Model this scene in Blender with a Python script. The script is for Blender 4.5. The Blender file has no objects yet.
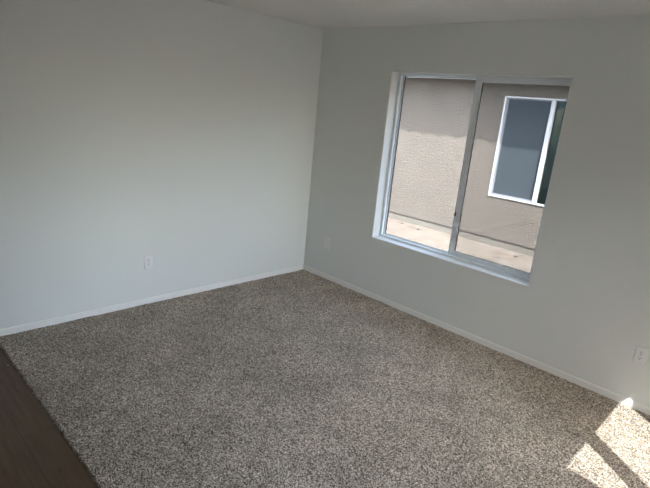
import bpy, bmesh, math, random
import numpy as np
from mathutils import Vector
random.seed(4)
C = bpy.context.scene.collection
S = bpy.context.scene

# ------------------------------------------------------------------ camera
cam_d = bpy.data.cameras.new('camera')
cam_d.sensor_fit = 'HORIZONTAL'
cam_d.sensor_width = 36.0
cam_d.lens = 499.58 / 650 * 36.0
cam_d.clip_start = 0.02
cam = bpy.data.objects.new('camera', cam_d)
C.objects.link(cam)
cam.location = (3.73125, -3.62227, 1.73993)
cam.rotation_mode = 'XYZ'
cam.rotation_euler = (1.3000, -0.0910, 0.7849)
S.camera = cam

# ------------------------------------------------------------------ sky, sun, exposure
SUN_DIR = Vector((0.76, -0.61, 1.0)).normalized()      # towards the sun
w = bpy.data.worlds.new('sky')
S.world = w
w.use_nodes = True
nt = w.node_tree
nt.nodes.clear()
wo = nt.nodes.new('ShaderNodeOutputWorld')
bg = nt.nodes.new('ShaderNodeBackground')
sky = nt.nodes.new('ShaderNodeTexSky')
sky.sky_type = 'NISHITA'
sky.sun_disc = False
sky.sun_elevation = math.asin(SUN_DIR.z)
sky.sun_rotation = math.atan2(SUN_DIR.x, SUN_DIR.y)
sky.air_density = 1.0
sky.dust_density = 2.0
hs = nt.nodes.new('ShaderNodeHueSaturation')
hs.inputs['Saturation'].default_value = 0.6
nt.links.new(sky.outputs[0], hs.inputs['Color'])
nt.links.new(hs.outputs[0], bg.inputs[0])
bg.inputs[1].default_value = 2.6
nt.links.new(bg.outputs[0], wo.inputs[0])

sd = bpy.data.lights.new('sun', 'SUN')
sd.energy = 20.0
sd.angle = math.radians(0.3)
sd.color = (1.0, 0.985, 0.965)
sun = bpy.data.objects.new('sun', sd)
C.objects.link(sun)
sun.rotation_euler = SUN_DIR.to_track_quat('Z', 'Y').to_euler()
sun.location = (20, -16, 26)

S.view_settings.view_transform = 'Standard'
S.view_settings.look = 'None'
S.view_settings.gamma = 1.0
S.view_settings.use_curve_mapping = False
S.view_settings.exposure = 0.71
S.cycles.max_bounces = 14
S.cycles.diffuse_bounces = 10
S.cycles.glossy_bounces = 4
S.cycles.transparent_max_bounces = 16
S.cycles.use_denoising = True
S.cycles.sample_clamp_indirect = 6.0
S.cycles.caustics_reflective = False
S.cycles.caustics_refractive = False


# ------------------------------------------------------------------ helpers
def link(o, parent=None):
    C.objects.link(o)
    if parent is not None:
        o.parent = parent
    return o


def obj(name, bm, mat, parent=None, smooth=False, kind=None):
    bmesh.ops.recalc_face_normals(bm, faces=bm.faces[:])
    me = bpy.data.meshes.new(name)
    bm.to_mesh(me)
    bm.free()
    mats = mat if isinstance(mat, (list, tuple)) else [mat]
    for m in mats:
        me.materials.append(m)
    if smooth:
        me.polygons.foreach_set('use_smooth', [True] * len(me.polygons))
    o = bpy.data.objects.new(name, me)
    if kind:
        o['kind'] = kind
    return link(o, parent)


def struct(name, bm, mat, **k):
    return obj(name, bm, mat, kind='structure', **k)


def empty(name, loc=(0, 0, 0), parent=None, kind=None, label=None, cat=None, group=None):
    o = bpy.data.objects.new(name, None)
    o.empty_display_size = 0.1
    o.location = loc
    if kind:
        o['kind'] = kind
    if label:
        o['label'] = label
    if cat:
        o['category'] = cat
    if group:
        o['group'] = group
    return link(o, parent)


class Frame:
    """local axes on a wall: u along it, d away from the room's inner face, z up"""
    def __init__(self, o, u, d):
        self.o, self.u, self.d = Vector(o), Vector(u), Vector(d)

    def p(self, u, d, z):
        return self.o + self.u * u + self.d * d + Vector((0, 0, z))


def fbox(bm, F, u0, u1, d0, d1, z0, z1, bevel=0.0, mi=0):
    vs = [bm.verts.new(F.p(u, d, z)) for u in (u0, u1) for d in (d0, d1) for z in (z0, z1)]
    idx = [(0, 1, 3, 2), (4, 6, 7, 5), (0, 4, 5, 1), (2, 3, 7, 6), (0, 2, 6, 4), (1, 5, 7, 3)]
    fs = [bm.faces.new([vs[i] for i in f]) for f in idx]
    for f in fs:
        f.material_index = mi
    if bevel > 0:
        es = list({e for f in fs for e in f.edges})
        bmesh.ops.bevel(bm, geom=es, offset=bevel, segments=2, profile=0.5, affect='EDGES')
    return bm


def ring(bm, F, u0, u1, z0, z1, wl, wr, wt, wb, d0, d1, bevel=0.0):
    """a mitred rectangular frame as one closed solid"""
    outer = [(u0, z0), (u1, z0), (u1, z1), (u0, z1)]
    inner = [(u0 + wl, z0 + wb), (u1 - wr, z0 + wb), (u1 - wr, z1 - wt), (u0 + wl, z1 - wt)]
    V = {}
    for nm, pts in (('o', outer), ('i', inner)):
        for k, (u, z) in enumerate(pts):
            for j, d in enumerate((d0, d1)):
                V[nm, k, j] = bm.verts.new(F.p(u, d, z))
    fs = []
    for k in range(4):
        n = (k + 1) % 4
        for j in (0, 1):
            fs.append(bm.faces.new([V['o', k, j], V['o', n, j], V['i', n, j], V['i', k, j]]))
        fs.append(bm.faces.new([V['o', k, 0], V['o', n, 0], V['o', n, 1], V['o', k, 1]]))
        fs.append(bm.faces.new([V['i', k, 0], V['i', n, 0], V['i', n, 1], V['i', k, 1]]))
    if bevel > 0:
        es = [e for e in {e for f in fs for e in f.edges}
              if e.calc_length() > 0.1]
        bmesh.ops.recalc_face_normals(bm, faces=fs)
        bmesh.ops.bevel(bm, geom=es, offset=bevel, segments=1, profile=0.5, affect='EDGES')
    return bm


def wall_bm(F, u0, u1, z0, z1, th, holes=(), bull=0.006):
    """a wall of thickness th with rectangular openings, the room-side edges of the openings rounded"""
    us = sorted({u0, u1, *[h[0] for h in holes], *[h[1] for h in holes]})
    zs = sorted({z0, z1, *[h[2] for h in holes], *[h[3] for h in holes]})
    bm = bmesh.new()
    V = {}

    def v(i, k, j):
        if (i, k, j) not in V:
            V[i, k, j] = bm.verts.new(F.p(us[i], (0, th)[j], zs[k]))
        return V[i, k, j]

    def solid(i, k):
        if i < 0 or k < 0 or i >= len(us) - 1 or k >= len(zs) - 1:
            return False
        cu, cz = (us[i] + us[i + 1]) / 2, (zs[k] + zs[k + 1]) / 2
        return not any(h[0] < cu < h[1] and h[2] < cz < h[3] for h in holes)
    edges = []
    for i in range(len(us) - 1):
        for k in range(len(zs) - 1):
            if not solid(i, k):
                continue
            for j in (0, 1):
                bm.faces.new([v(i, k, j), v(i + 1, k, j), v(i + 1, k + 1, j), v(i, k + 1, j)])
            for (di, dk, a, b) in ((-1, 0, (i, k), (i, k + 1)), (1, 0, (i + 1, k), (i + 1, k + 1)),
                                   (0, -1, (i, k), (i + 1, k)), (0, 1, (i, k + 1), (i + 1, k + 1))):
                if not solid(i + di, k + dk):
                    bm.faces.new([v(*a, 0), v(*b, 0), v(*b, 1), v(*a, 1)])
                    ins = 0 <= i + di < len(us) - 1 and 0 <= k + dk < len(zs) - 1
                    if ins:
                        edges.append((v(*a, 0), v(*b, 0)))
    bmesh.ops.recalc_face_normals(bm, faces=bm.faces[:])
    if bull > 0 and edges:
        es = [e for e in (bm.edges.get(p) for p in edges) if e]
        bmesh.ops.bevel(bm, geom=es, offset=bull, segments=3, profile=0.5, affect='EDGES')
    return bm


def extrude_profile(bm, F, prof, u0, u1):
    """prof: closed list of (d, z); extruded along u"""
    a = [bm.verts.new(F.p(u0, d, z)) for d, z in prof]
    b = [bm.verts.new(F.p(u1, d, z)) for d, z in prof]
    n = len(prof)
    for i in range(n):
        bm.faces.new([a[i], a[(i + 1) % n], b[(i + 1) % n], b[i]])
    bm.faces.new(a)
    bm.faces.new(b[::-1])


def box(x0, x1, y0, y1, z0, z1, bevel=0):
    bm = bmesh.new()
    return fbox(bm, Frame((0, 0, 0), (1, 0, 0), (0, 1, 0)), x0, x1, y0, y1, z0, z1, bevel)


# ------------------------------------------------------------------ materials
def mat(name, color, rough=0.6, metallic=0.0, spec=0.5):
    m = bpy.data.materials.new(name)
    m.use_nodes = True
    b = m.node_tree.nodes['Principled BSDF']
    b.inputs['Base Color'].default_value = (*color, 1)
    b.inputs['Roughness'].default_value = rough
    b.inputs['Metallic'].default_value = metallic
    b.inputs['Specular IOR Level'].default_value = spec
    return m


def N(m, t, **k):
    n = m.node_tree.nodes.new(t)
    for a, v in k.items():
        setattr(n, a, v)
    return n


def L(m, a, b):
    m.node_tree.links.new(a, b)


def noise(m, scale, detail=2, rough=0.5, vec=None):
    n = N(m, 'ShaderNodeTexNoise')
    n.inputs['Scale'].default_value = scale
    n.inputs['Detail'].default_value = detail
    n.inputs['Roughness'].default_value = rough
    if vec is not None:
        L(m, vec, n.inputs['Vector'])
    return n


def coords(m, scale=(1, 1, 1)):
    tc = N(m, 'ShaderNodeTexCoord')
    mp = N(m, 'ShaderNodeMapping')
    mp.inputs['Scale'].default_value = scale
    L(m, tc.outputs['Object'], mp.inputs['Vector'])
    return mp.outputs['Vector']


def ramp(m, fac, stops):
    r = N(m, 'ShaderNodeValToRGB')
    e = r.color_ramp.elements
    while len(e) < len(stops):
        e.new(0.5)
    for k, (p, c) in enumerate(stops):
        e[k].position = p
        e[k].color = (*c, 1)
    L(m, fac, r.inputs['Fac'])
    return r


def bump(m, height, strength, dist):
    b = N(m, 'ShaderNodeBump')
    b.inputs['Strength'].default_value = strength
    b.inputs['Distance'].default_value = dist
    L(m, height, b.inputs['Height'])
    L(m, b.outputs['Normal'], m.node_tree.nodes['Principled BSDF'].inputs['Normal'])
    return b


def bsdf(m):
    return m.node_tree.nodes['Principled BSDF']


def wall_paint(name, col):
    m = mat(name, col, 0.75, spec=0.3)
    v = coords(m)
    n1 = noise(m, 160, 3, 0.6, v)
    bump(m, n1.outputs['Fac'], 0.25, 0.0015)
    return m


M_wall = wall_paint('painted_drywall', (0.80, 0.825, 0.815))
M_ceil = wall_paint('ceiling_paint', (0.84, 0.83, 0.80))
M_trim = mat('trim_paint', (0.90, 0.90, 0.89), 0.4)
M_vinyl = mat('white_vinyl', (0.84, 0.89, 0.93), 0.35)
M_gasket = mat('black_gasket', (0.015, 0.015, 0.017), 0.6)
M_latch = mat('black_latch', (0.01, 0.01, 0.012), 0.4)
M_plate = mat('white_plastic', (0.88, 0.88, 0.90), 0.3)
M_slot = mat('slot_dark', (0.02, 0.02, 0.02), 0.7)
M_screw = mat('screw_metal', (0.55, 0.55, 0.56), 0.35, 0.8)


def glass_mat(name, tint=(1, 1, 1), refl=1.0):
    m = bpy.data.materials.new(name)
    m.use_nodes = True
    t = m.node_tree
    t.nodes.clear()
    out = t.nodes.new('ShaderNodeOutputMaterial')
    mix = t.nodes.new('ShaderNodeMixShader')
    tr = t.nodes.new('ShaderNodeBsdfTransparent')
    tr.inputs[0].default_value = (*tint, 1)
    gl = t.nodes.new('ShaderNodeBsdfGlossy')
    gl.inputs['Roughness'].default_value = 0.0
    fr = t.nodes.new('ShaderNodeFresnel')
    fr.inputs['IOR'].default_value = 1.45
    mu = t.nodes.new('ShaderNodeMath')
    mu.operation = 'MULTIPLY'
    mu.inputs[1].default_value = refl
    t.links.new(fr.outputs[0], mu.inputs[0])
    t.links.new(mu.outputs[0], mix.inputs[0])
    t.links.new(tr.outputs[0], mix.inputs[1])
    t.links.new(gl.outputs[0], mix.inputs[2])
    t.links.new(mix.outputs[0], out.inputs[0])
    return m


M_glass = glass_mat('window_glass', (0.97, 0.985, 0.98), 0.7)
M_glass_dim = glass_mat('dimmed_glass', (0.71, 0.725, 0.72), 0.35)  # same glass with a darker tint, put in to dim the outdoor view
M_nglass = glass_mat('neighbour_glass', (0.45, 0.62, 0.60), 0.9)


def screen_mat(name, col, opacity):
    m = bpy.data.materials.new(name)
    m.use_nodes = True
    t = m.node_tree
    t.nodes.clear()
    out = t.nodes.new('ShaderNodeOutputMaterial')
    mix = t.nodes.new('ShaderNodeMixShader')
    mix.inputs[0].default_value = opacity
    tr = t.nodes.new('ShaderNodeBsdfTransparent')
    di = t.nodes.new('ShaderNodeBsdfDiffuse')
    di.inputs[0].default_value = (*col, 1)
    t.links.new(tr.outputs[0], mix.inputs[1])
    t.links.new(di.outputs[0], mix.inputs[2])
    t.links.new(mix.outputs[0], out.inputs[0])
    return m


M_screen = screen_mat('insect_screen_mesh', (0.05, 0.05, 0.05), 0.16)
M_nscreen = screen_mat('dark_screen_mesh', (0.04, 0.048, 0.055), 0.93)

# carpet: flecked yarn tufts
M_carpet = mat('flecked_carpet', (0.2, 0.18, 0.16), 0.95, spec=0.1)
v = coords(M_carpet)
vo = N(M_carpet, 'ShaderNodeTexVoronoi')
vo.inputs['Scale'].default_value = 215
L(M_carpet, v, vo.inputs['Vector'])
sp = N(M_carpet, 'ShaderNodeSeparateColor')
L(M_carpet, vo.outputs['Color'], sp.inputs[0])
cr = ramp(M_carpet, sp.outputs[0], [(0.0, (0.010, 0.007, 0.005)), (0.25, (0.17, 0.129, 0.094)),
                                    (0.6, (0.40, 0.332, 0.258)), (1.0, (0.93, 0.83, 0.71))])
pn = noise(M_carpet, 2.6, 3, 0.55, v)
pr = ramp(M_carpet, pn.outputs['Fac'], [(0.3, (0.80, 0.80, 0.80)), (0.7, (1.12, 1.12, 1.12))])
pm = N(M_carpet, 'ShaderNodeMix', data_type='RGBA', blend_type='MULTIPLY')
pm.inputs['Factor'].default_value = 1
L(M_carpet, cr.outputs[0], pm.inputs['A'])
L(M_carpet, pr.outputs[0], pm.inputs['B'])
L(M_carpet, pm.outputs['Result'], bsdf(M_carpet).inputs['Base Color'])
nf = noise(M_carpet, 420, 2, 0.6, v)
bump(M_carpet, nf.outputs['Fac'], 0.6, 0.004)
bsdf(M_carpet).inputs['Sheen Weight'].default_value = 0.15

# dark vinyl plank floor
M_plank = mat('dark_plank', (0.06, 0.045, 0.035), 0.45)
v = coords(M_plank)
br = N(M_plank, 'ShaderNodeTexBrick')
br.offset = 0.37
br.inputs['Scale'].default_value = 1.0
br.inputs['Brick Width'].default_value = 1.22
br.inputs['Row Height'].default_value = 0.18
br.inputs['Mortar Size'].default_value = 0.0012
br.inputs['Color1'].default_value = (0.100, 0.057, 0.028, 1)
br.inputs['Color2'].default_value = (0.088, 0.050, 0.025, 1)
br.inputs['Mortar'].default_value = (0.02, 0.015, 0.012, 1)
L(M_plank, v, br.inputs['Vector'])
v2 = coords(M_plank, (2.0, 28, 1))
gn = noise(M_plank, 1.6, 5, 0.65, v2)
gr = ramp(M_plank, gn.outputs['Fac'], [(0.3, (0.62, 0.6, 0.58)), (0.7, (1.25, 1.22, 1.18))])
mx = N(M_plank, 'ShaderNodeMix', data_type='RGBA', blend_type='MULTIPLY')
mx.inputs['Factor'].default_value = 1
L(M_plank, br.outputs['Color'], mx.inputs['A'])
L(M_plank, gr.outputs[0], mx.inputs['B'])
v3 = coords(M_plank, (5.5, 13, 1))
kn = N(M_plank, 'ShaderNodeTexVoronoi')
kn.inputs['Scale'].default_value = 0.9
L(M_plank, v3, kn.inputs['Vector'])
kr = ramp(M_plank, kn.outputs['Distance'], [(0.0, (0.35, 0.32, 0.3)), (0.13, (1, 1, 1))])
mx2 = N(M_plank, 'ShaderNodeMix', data_type='RGBA', blend_type='MULTIPLY')
mx2.inputs['Factor'].default_value = 1
L(M_plank, mx.outputs['Result'], mx2.inputs['A'])
L(M_plank, kr.outputs[0], mx2.inputs['B'])
last = mx2.outputs['Result']
for kx, ky, kr_ in ((0.767, -2.962, 0.030), (1.569, -2.996, 0.034), (0.45, -2.985, 0.04)):
    ds = N(M_plank, 'ShaderNodeVectorMath', operation='DISTANCE')
    L(M_plank, coords(M_plank, (1, 2.4, 1)), ds.inputs[0])
    ds.inputs[1].default_value = (kx, ky * 2.4, -0.012)
    rr = ramp(M_plank, ds.outputs['Value'], [(0.0, (0.45, 0.42, 0.4)), (kr_, (1, 1, 1))])
    m3 = N(M_plank, 'ShaderNodeMix', data_type='RGBA', blend_type='MULTIPLY')
    m3.inputs['Factor'].default_value = 1
    L(M_plank, last, m3.inputs['A'])
    L(M_plank, rr.outputs[0], m3.inputs['B'])
    last = m3.outputs['Result']
L(M_plank, last, bsdf(M_plank).inputs['Base Color'])
bump(M_plank, gn.outputs['Fac'], 0.2, 0.001)


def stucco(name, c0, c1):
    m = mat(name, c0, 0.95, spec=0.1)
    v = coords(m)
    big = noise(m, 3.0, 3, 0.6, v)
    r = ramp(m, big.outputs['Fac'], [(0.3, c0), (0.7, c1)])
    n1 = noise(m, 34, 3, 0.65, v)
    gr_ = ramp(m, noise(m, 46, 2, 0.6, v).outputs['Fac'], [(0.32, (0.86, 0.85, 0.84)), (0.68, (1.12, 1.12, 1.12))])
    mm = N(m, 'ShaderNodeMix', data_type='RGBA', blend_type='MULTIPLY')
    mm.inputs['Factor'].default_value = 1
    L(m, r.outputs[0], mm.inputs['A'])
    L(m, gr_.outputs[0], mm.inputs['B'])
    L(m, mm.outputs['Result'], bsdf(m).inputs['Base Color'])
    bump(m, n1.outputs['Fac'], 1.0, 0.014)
    return m


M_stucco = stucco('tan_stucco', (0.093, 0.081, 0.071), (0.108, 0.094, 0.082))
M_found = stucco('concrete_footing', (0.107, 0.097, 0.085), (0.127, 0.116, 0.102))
M_block = stucco('blocker_stucco', (0.36, 0.31, 0.26), (0.40, 0.35, 0.30))  # surface of the added light-blocking walls
M_bounce = stucco('bounce_pale', (0.50, 0.46, 0.41), (0.56, 0.52, 0.47))  # pale surface of the added bounce slab
M_screed = mat('galvanized_screed', (0.03, 0.024, 0.02), 0.7)
M_soffit = mat('brown_soffit', (0.12, 0.075, 0.055), 0.8)
M_tile = mat('clay_roof_tile', (0.34, 0.19, 0.13), 0.85)
M_nframe = mat('neighbour_vinyl', (0.33, 0.335, 0.35), 0.4)
M_nsframe = mat('screen_frame_grey', (0.16, 0.175, 0.195), 0.5)
M_inside = mat('dark_interior', (0.30, 0.44, 0.44), 0.9)
M_ground = mat('pale_dirt', (0.5, 0.42, 0.35), 0.95, spec=0.1)
v = coords(M_ground)
gn1 = noise(M_ground, 6, 6, 0.65, v)
grr = ramp(M_ground, gn1.outputs['Fac'], [(0.3, (0.082, 0.065, 0.053)), (0.5, (0.125, 0.106, 0.090)), (0.8, (0.150, 0.131, 0.115))])
L(M_ground, grr.outputs[0], bsdf(M_ground).inputs['Base Color'])
gn2 = noise(M_ground, 60, 4, 0.6, v)
bump(M_ground, gn2.outputs['Fac'], 0.5, 0.01)
M_stone = mat('small_stone', (0.035, 0.03, 0.026), 0.9)
M_crumb = mat('pale_crumb', (0.55, 0.42, 0.2), 0.8)

# ------------------------------------------------------------------ room shell
RX = 4.55            # inner face of the right-hand wall
YB = -5.6            # inner face of the wall behind the camera
CH = 2.44
CARPET_Y = -2.904
WT = 0.16
W0, W1, WZ0, WZ1 = 0.895, 2.406, 0.588, 2.072         # the window in the photograph
V0, V1 = -2.584, -1.073                               # the window that throws the sun patch

F_win = Frame((0, 0, 0), (1, 0, 0), (0, 1, 0))        # wall with the window, u = x
F_left = Frame((0, 0, 0), (0, 1, 0), (-1, 0, 0))      # left wall, u = y
F_right = Frame((RX, 0, 0), (0, 1, 0), (1, 0, 0))     # right wall, u = y
F_back = Frame((0, YB, 0), (1, 0, 0), (0, -1, 0))     # wall behind the camera, u = x

struct('wall_back', wall_bm(F_win, -WT, RX + WT, -0.2, CH + 0.1, WT, [(W0, W1, WZ0, WZ1)]), M_wall)
struct('wall_left', wall_bm(F_left, YB - WT, 0, -0.2, CH + 0.1, WT), M_wall)
struct('wall_right', wall_bm(F_right, YB - WT, 0, -0.2, CH + 0.1, WT, [(V0, V1, WZ0, WZ1)]), M_wall)
struct('wall_rear', wall_bm(F_back, 0, RX, -0.2, CH + 0.1, WT), M_wall)
struct('ceiling', box(0, RX, YB, 0, CH, CH + 0.1), M_ceil)
struct('floor', box(0, RX, YB, 0, -0.2, -0.012), M_plank)
struct('roof', box(-WT - .3, RX + WT + 0.25, YB - WT - .3, WT + .4, CH + 0.12, CH + 0.3), M_tile)

# wall-to-wall carpet: a lumpy pile with a rolled cut edge where the planks begin
cell = 0.0062
nx = int(round((RX) / cell))
ny = int(round((-CARPET_Y) / cell))
rng = np.random.default_rng(7)
gx, gy = np.meshgrid(np.linspace(0, RX, nx + 1), np.linspace(CARPET_Y, 0, ny + 1))
gz = rng.uniform(-0.0028, 0.0022, gx.shape)
e = gy - CARPET_Y
lo = rng.normal(0, 1, (ny // 28 + 4, nx // 28 + 4))


def upsample(a, sh):
    yi = np.linspace(0, a.shape[0] - 1.001, sh[0]); xi = np.linspace(0, a.shape[1] - 1.001, sh[1])
    y0 = yi.astype(int); x0 = xi.astype(int); fy = (yi - y0)[:, None]; fx = (xi - x0)[None, :]
    fy = fy * fy * (3 - 2 * fy); fx = fx * fx * (3 - 2 * fx)
    return (a[y0][:, x0] * (1 - fy) * (1 - fx) + a[y0][:, x0 + 1] * (1 - fy) * fx
            + a[y0 + 1][:, x0] * fy * (1 - fx) + a[y0 + 1][:, x0 + 1] * fy * fx)


gz += upsample(lo, gz.shape) * 0.0012
roll = np.clip(1 - e / 0.010, 0, 1)
gz -= roll ** 2 * 0.0135
jx = rng.uniform(-1, 1, gx.shape) * cell * 0.3
jy = rng.uniform(-1, 1, gx.shape) * cell * 0.3
jx[:, 0] = jx[:, -1] = 0
jy[-1, :] = 0
gx = gx + jx
gy = gy + jy
co = np.stack([gx, gy, gz], -1).reshape(-1, 3)
ii = np.arange((nx + 1) * (ny + 1)).reshape(ny + 1, nx + 1)
q = np.stack([ii[:-1, :-1], ii[:-1, 1:], ii[1:, 1:], ii[1:, :-1]], -1).reshape(-1, 4)
me = bpy.data.meshes.new('carpet')
me.vertices.add(len(co))
me.vertices.foreach_set('co', co.astype(np.float32).ravel())
me.loops.add(q.size)
me.loops.foreach_set('vertex_index', q.astype(np.int32).ravel())
me.polygons.add(len(q))
me.polygons.foreach_set('loop_start', np.arange(0, q.size, 4, dtype=np.int32))
me.polygons.foreach_set('loop_total', np.full(len(q), 4, dtype=np.int32))
me.update(calc_edges=True)
me.validate()
me.materials.append(M_carpet)
carpet = link(bpy.data.objects.new('carpet', me))
carpet['kind'] = 'structure'
carpet['label'] = 'speckled brown-grey wall-to-wall carpet ending at the dark planks'

# baseboards: a thin board with an eased top and a hairline shadow gap at the wall
BP = [(0.0, -0.011), (-0.012, -0.011), (-0.012, 0.038), (-0.0105, 0.044), (-0.007, 0.0485), (-0.0035, 0.0495),
      (-0.0033, 0.036), (0.0, 0.036)]


def baseboard(name, F, spans):
    bm = bmesh.new()
    for a, b in spans:
        extrude_profile(bm, F, BP, a, b)
    return struct(name, bm, M_trim)


baseboard('baseboard_back', F_win, [(0.012, RX - 0.012)])
baseboard('baseboard_left', F_left, [(YB, 0)])
baseboard('baseboard_right', F_right, [(YB, 0)])
baseboard('baseboard_rear', F_back, [(0.012, RX - 0.012)])


# ------------------------------------------------------------------ windows of the room
def slider(name, F, u0, u1, z0, z1, mid, mw=0.057, screen=True, label=None, glass=None):
    """a two-lite horizontal slider: fixed pane at the low-u side, sash at the high-u side"""
    glass = glass or M_glass
    root = empty(name, F.p((u0 + u1) / 2, 0.1, z0), kind='structure')
    if label:
        root['label'] = label
    o = F.p((u0 + u1) / 2, 0.1, z0)
    G = Frame(F.o - o, F.u, F.d)       # children live in the root's space
    # outer frame, stepped
    bm = bmesh.new()
    ring(bm, G, u0, u1, z0, z1, .026, .012, .013, .020, .100, .158, .002)
    ring(bm, G, u0 + .026, u1 - .012, z0 + .020, z1 - .013, .012, .008, .006, .008, .128, .158, .0015)
    fr = obj('window_frame', bm, M_vinyl, root)
    # exterior flange
    bm = bmesh.new()
    ring(bm, G, u0 - .02, u1 + .02, z0 - .02, z1 + .02, .04, .04, .03, .04, .162, .185, .002)
    obj('exterior_trim', bm, M_vinyl, root)
    # fixed lite
    bm = bmesh.new()
    fbox(bm, G, mid - .01, mid + .020, .126, .156, z0 + .028, z1 - .019, .002)
    obj('meeting_stile', bm, M_vinyl, root)
    bm = bmesh.new()
    ring(bm, G, u0 + .040, mid - .009, z0 + .0275, z1 - .0185, .0065, .003, .002, .003, .140, .147)
    obj('gasket', bm, M_gasket, root)
    bm = bmesh.new()
    fbox(bm, G, u0 + .038, mid, .142, .145, z0 + .026, z1 - .018)
    obj('glass_pane', bm, glass, root)
    # sliding sash nearer the room
    sash = empty('sash', parent=root)
    bm = bmesh.new()
    ring(bm, G, mid, u1 - .012, z0 + .022, z1 - .014, mw, .030, .038, .042, .104, .125, .0025)
    obj('sash_frame', bm, M_vinyl, sash)
    bm = bmesh.new()
    fbox(bm, G, mid + .012, mid + .019, .1015, .105, z0 + .06, z1 - .05, .001)
    fbox(bm, G, mid + .034, mid + .041, .1015, .105, z0 + .06, z1 - .05, .001)
    obj('stile_rib', bm, M_vinyl, sash)
    bm = bmesh.new()
    ring(bm, G, mid + mw - .001, u1 - .041, z0 + .063, z1 - .051, .005, .004, .003, .003, .108, .120)
    obj('gasket', bm, M_gasket, sash)
    bm = bmesh.new()
    fbox(bm, G, mid + mw - .004, u1 - .038, .113, .116, z0 + .060, z1 - .048)
    obj('glass_pane', bm, glass, sash)
    bm = bmesh.new()
    zl = z0 + .375
    fbox(bm, G, mid + .006, mid + .018, .094, .108, zl - .017, zl + .017, .003)
    fbox(bm, G, mid + .009, mid + .015, .086, .096, zl - .008, zl + .012, .0015)
    obj('latch', bm, M_latch, sash)
    if screen:
        bm = bmesh.new()
        fbox(bm, G, mid + .03, u1 - .022, .1505, .1512, z0 + .03, z1 - .02)
        sc = obj('insect_screen', bm, M_screen, root)
        bm = bmesh.new()
        ring(bm, G, mid + .022, u1 - .020, z0 + .029, z1 - .02, .012, .012, .012, .012, .147, .155, .001)
        obj('screen_frame', bm, M_vinyl, sc)
    return root


slider('window_1', F_win, W0, W1, WZ0, WZ1, 1.648, glass=M_glass_dim,
       label='white vinyl two-pane sliding window looking onto a stucco wall')
slider('window_2', F_right, V0, V1, WZ0, WZ1, -1.868, mw=0.13, screen=False)


# ------------------------------------------------------------------ wall outlets
def plate_bm(F, u, z, w_, h_, t):
    bm = bmesh.new()
    # bevelled cover: back rectangle full size, front a little smaller
    b = [(-1, -1), (1, -1), (1, 1), (-1, 1)]
    rows = [(w_ / 2, h_ / 2, 0.0), (w_ / 2, h_ / 2, -t * .45), (w_ / 2 - .0025, h_ / 2 - .0025, -t * .85),
            (w_ / 2 - .006, h_ / 2 - .006, -t)]
    vs = [[bm.verts.new(F.p(u + a * x, d, z + c * y)) for a, c in b] for x, y, d in rows]
    for r0, r1 in zip(vs, vs[1:]):
        for i in range(4):
            bm.faces.new([r0[i], r0[(i + 1) % 4], r1[(i + 1) % 4], r1[i]])
    bm.faces.new(vs[0])
    bm.faces.new(vs[-1])
    return bm


def prism(bm, F, pts, d0, d1):
    a = [bm.verts.new(F.p(x, d0, y)) for x, y in pts]
    b = [bm.verts.new(F.p(x, d1, y)) for x, y in pts]
    n = len(pts)
    for i in range(n):
        bm.faces.new([a[i], a[(i + 1) % n], b[(i + 1) % n], b[i]])
    bm.faces.new(a)
    bm.faces.new(b[::-1])


def circ(cx, cy, r, n=16, clip=None):
    out = []
    for i in range(n):
        a = 2 * math.pi * i / n
        x, y = r * math.cos(a), r * math.sin(a)
        if clip:
            y = max(-clip, min(clip, y))
        out.append((cx + x, cy + y))
    return out


def outlet(F, u, z, label, group=None):
    base = F.p(u, 0, z)
    root = empty('wall_outlet', base, label=label, cat='outlet', group=group)
    G = Frame((0, 0, 0), F.u, F.d)
    t = .009
    obj('cover_plate', plate_bm(G, 0, 0, .072, .117, t), M_plate, root)
    for s in (1, -1):
        bm = bmesh.new()
        prism(bm, G, circ(0, s * .0195, .0172, 24, .0142), -t + .001, -t - .0018)
        r = obj('receptacle', bm, M_plate, root)
        bm = bmesh.new()
        for dx, hh in ((-.0065, .0042), (.0065, .0034)):
            fbox(bm, G, dx - .0013, dx + .0013, -t - .0021, -t, s * .0195 + .003 - hh, s * .0195 + .003 + hh)
        prism(bm, G, circ(0, s * .0195 - .0078, .0028, 12), -t, -t - .0021)
        obj('slots', bm, M_slot, r)
    bm = bmesh.new()
    prism(bm, G, circ(0, 0, .0033, 14), -t + .001, -t - .0012)
    obj('screw', bm, M_screw, root)
    return root


outlet(F_left, -1.785, .367, 'white duplex outlet low on the left wall')
outlet(F_win, 3.204, .368, 'white duplex outlet low on the window wall, above the sun patch')
root = empty('wall_outlet', F_win.p(.321, 0, .371), cat='wall plate',
             label='plain white wall plate low on the window wall beside the corner')
root.name = 'wall_plate'
G = Frame((0, 0, 0), F_win.u, F_win.d)
obj('cover_plate', plate_bm(G, 0, 0, .076, .12, .007), M_plate, root)
bm = bmesh.new()
for s in (1, -1):
    bm = bmesh.new()
    prism(bm, G, circ(0, s * .048, .003, 12), -.006, -.0082)
    obj('screw', bm, M_screw, root)

# ------------------------------------------------------------------ outside: ground and the house next door
GZ = -0.085
ND = 3.5
struct('ground', box(-40, 40, -40, 45, GZ - 0.3, GZ), M_ground)

struct('light_block_yard', box(7.8, 8.0, -1.7, 6, GZ, 2.4), M_block)  # unseen wall, added to cut low sky light on the left wall
struct('bounce_slab', box(RX + WT + .03, 10, -9, .1, GZ, GZ + .05), M_bounce)  # unseen pale slab, added to bounce daylight up into the room

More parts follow.
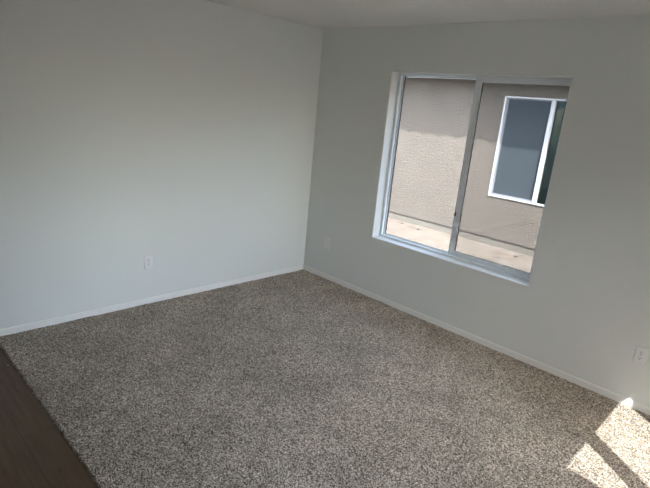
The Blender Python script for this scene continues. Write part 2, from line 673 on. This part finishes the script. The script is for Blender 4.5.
house = empty('neighboring_house', (0, ND, GZ), cat='house',
              label='tan stucco house next door, its wall filling the view through the window')
H = Frame((0, 0, -GZ), (1, 0, 0), (0, 1, 0))      # local: d = 0 at its wall face
N0, N1, NZ0, NZ1 = .262, 1.76, .655, 2.105
wb = wall_bm(H, -9, 9, .034, 2.66, .16, [(N0 + .01, N1 - .01, NZ0 + .01, NZ1 - .01)], bull=0)
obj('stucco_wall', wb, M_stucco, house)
bm = bmesh.new()
fbox(bm, H, -9, 9, .004, .16, GZ - .25, .036)
obj('footing', bm, M_found, house)
# weep screed: thin metal drip edge, slightly wavy where the stucco is trowelled over it
bm = bmesh.new()
n = 120
prev = None
for i in range(n + 1):
    x = -6 + 12 * i / n
    dz = random.uniform(-.006, .006)
    cur = [bm.verts.new(H.p(x, d, z + dz)) for d, z in ((0.02, .020), (-.006, .022), (-.006, .034), (.02, .040))]
    if prev:
        for k in range(4):
            bm.faces.new([prev[k], prev[(k + 1) % 4], cur[(k + 1) % 4], cur[k]])
    prev = cur
obj('weep_screed', bm, M_screed, house)
# its window
nw = empty('window', parent=house)
bm = bmesh.new()
ring(bm, H, N0, N1, NZ0, NZ1, .022, .022, .022, .022, -.018, .06, .002)
fbox(bm, H, .930, .985, -.006, .05, NZ0 + .02, NZ1 - .02, .003)
obj('window_frame', bm, M_nframe, nw)
bm = bmesh.new()
ring(bm, H, N0 + .022, .930, NZ0 + .022, NZ1 - .022, .026, .010, .018, .026, .022, .040, .002)
fbox(bm, H, N0 + .046, .922, .030, .0305, NZ0 + .046, NZ1 - .038, mi=1)
obj('window_screen', bm, [M_nsframe, M_nscreen], nw)
bm = bmesh.new()
fbox(bm, H, N0 + .015, N1 - .015, .044, .047, NZ0 + .03, NZ1 - .03)
obj('glass_pane', bm, M_nglass, nw)
# dark room behind the glass
bm = bmesh.new()
fbox(bm, H, N0 - .5, N1 + .5, .17, .75, .1, 2.5)
bmesh.ops.delete(bm, geom=[f for f in bm.faces if all(abs(v_.co.y - .17) < 1e-4 for v_ in f.verts)], context='FACES')
obj('room_lining', bm, M_inside, house)


def tile_roof(name_parent, F, u0, u1, d_eave, z_eave, d_top, slope, pitch=.30, amp=.045, phase=0.0):
    """S-tile roof surface whose front edge is scalloped; F.d points up-slope"""
    bm = bmesh.new()
    nu = int((u1 - u0) / pitch * 12)
    rows = [d_eave + (d_top - d_eave) * k / 8 for k in range(9)]
    top, bot = [], []
    for d in rows:
        rt, rb = [], []
        for i in range(nu + 1):
            u = u0 + (u1 - u0) * i / nu
            a = amp * abs(math.sin(math.pi * (u / pitch + phase))) ** 0.8
            z = z_eave + (d - d_eave) * slope + a
            rt.append(bm.verts.new(F.p(u, d, z + .012)))
            rb.append(bm.verts.new(F.p(u, d, z - .012)))
        top.append(rt)
        bot.append(rb)
    for g in (top, bot):
        for r0, r1 in zip(g, g[1:]):
            for i in range(nu):
                bm.faces.new([r0[i], r0[i + 1], r1[i + 1], r1[i]])
    for r in (0, -1):
        for i in range(nu):
            bm.faces.new([top[r][i], top[r][i + 1], bot[r][i + 1], bot[r][i]])
    return bm


ZE = 2.41       # top of the fascia line of the neighbour's eave
bm = tile_roof(house, H, -9, 9, -.60, ZE, 4.4, .33)
obj('tile_roof', bm, M_tile, house)
bm = bmesh.new()
fbox(bm, H, -9, 9, -.50, -.48, ZE - .05, ZE + .02)
obj('fascia', bm, M_soffit, house)
bm = bmesh.new()
fbox(bm, H, -9, 9, -.48, 0.0, ZE - .035, ZE - .02)
obj('soffit', bm, M_soffit, house)

# ground stones seen through the glass
spots = [(-1.103, 3.327, .016), (-0.706, 3.231, .02), (0.965, 3.257, .018)]
stone_labels = ['smaller, left one of two dark pebbles on the dirt seen through the left pane',
                'larger, right one of two dark pebbles on the dirt seen through the left pane',
                'flat dark pebble on the dirt seen through the right pane']
for (x, y, r), lb in zip(spots, stone_labels):
    bm = bmesh.new()
    bmesh.ops.create_icosphere(bm, subdivisions=2, radius=1)
    for v_ in bm.verts:
        k = 1 + random.uniform(-.18, .18)
        v_.co = Vector((v_.co.x * r * 1.8 * k, v_.co.y * r * k, (v_.co.z + .7) * r * .5 * k))
    o = obj('pebble', bm, M_stone, smooth=True)
    o.location = (x, y, GZ)
    o['label'] = lb
    o['category'] = 'pebble'
    o['group'] = 'pebbles on the dirt outside'

# a crumb on the plank floor beside the carpet edge
bm = bmesh.new()
bmesh.ops.create_icosphere(bm, subdivisions=2, radius=1)
for v_ in bm.verts:
    k = 1 + random.uniform(-.2, .2)
    v_.co = Vector((v_.co.x * .007 * k, v_.co.y * .004 * k, (v_.co.z + .8) * .0025 * k))
o = obj('crumb', bm, M_crumb, smooth=True)
o.location = (.432, -2.927, -.012)
o['label'] = 'tiny pale crumb on the dark planks beside the carpet edge'
o['category'] = 'debris'

# white fascia board of our own eave, just visible over the top of the left pane
struct('trim_2', box(-2, RX, .56, .60, 2.080, 2.24), M_vinyl)
struct('trim_3', box(-2, RX, WT + .02, .56, 2.20, 2.22), M_vinyl)

# tiled eave of this house that trims the sun patch
Wf = Frame((0, -2.62, 0), (1, 0, 0), (0, -1, 0))
bm = tile_roof(None, Wf, 4.95, 9.5, 0.0, 2.60, 1.0, .28, pitch=.26, amp=.05, phase=.3)
struct('trim_1', bm, M_tile)
struct('light_block_wing', box(6.6, 9.5, -6.5, -3.22, GZ - .1, 2.6), M_block)  # unseen block, added to keep sky light off the window wall
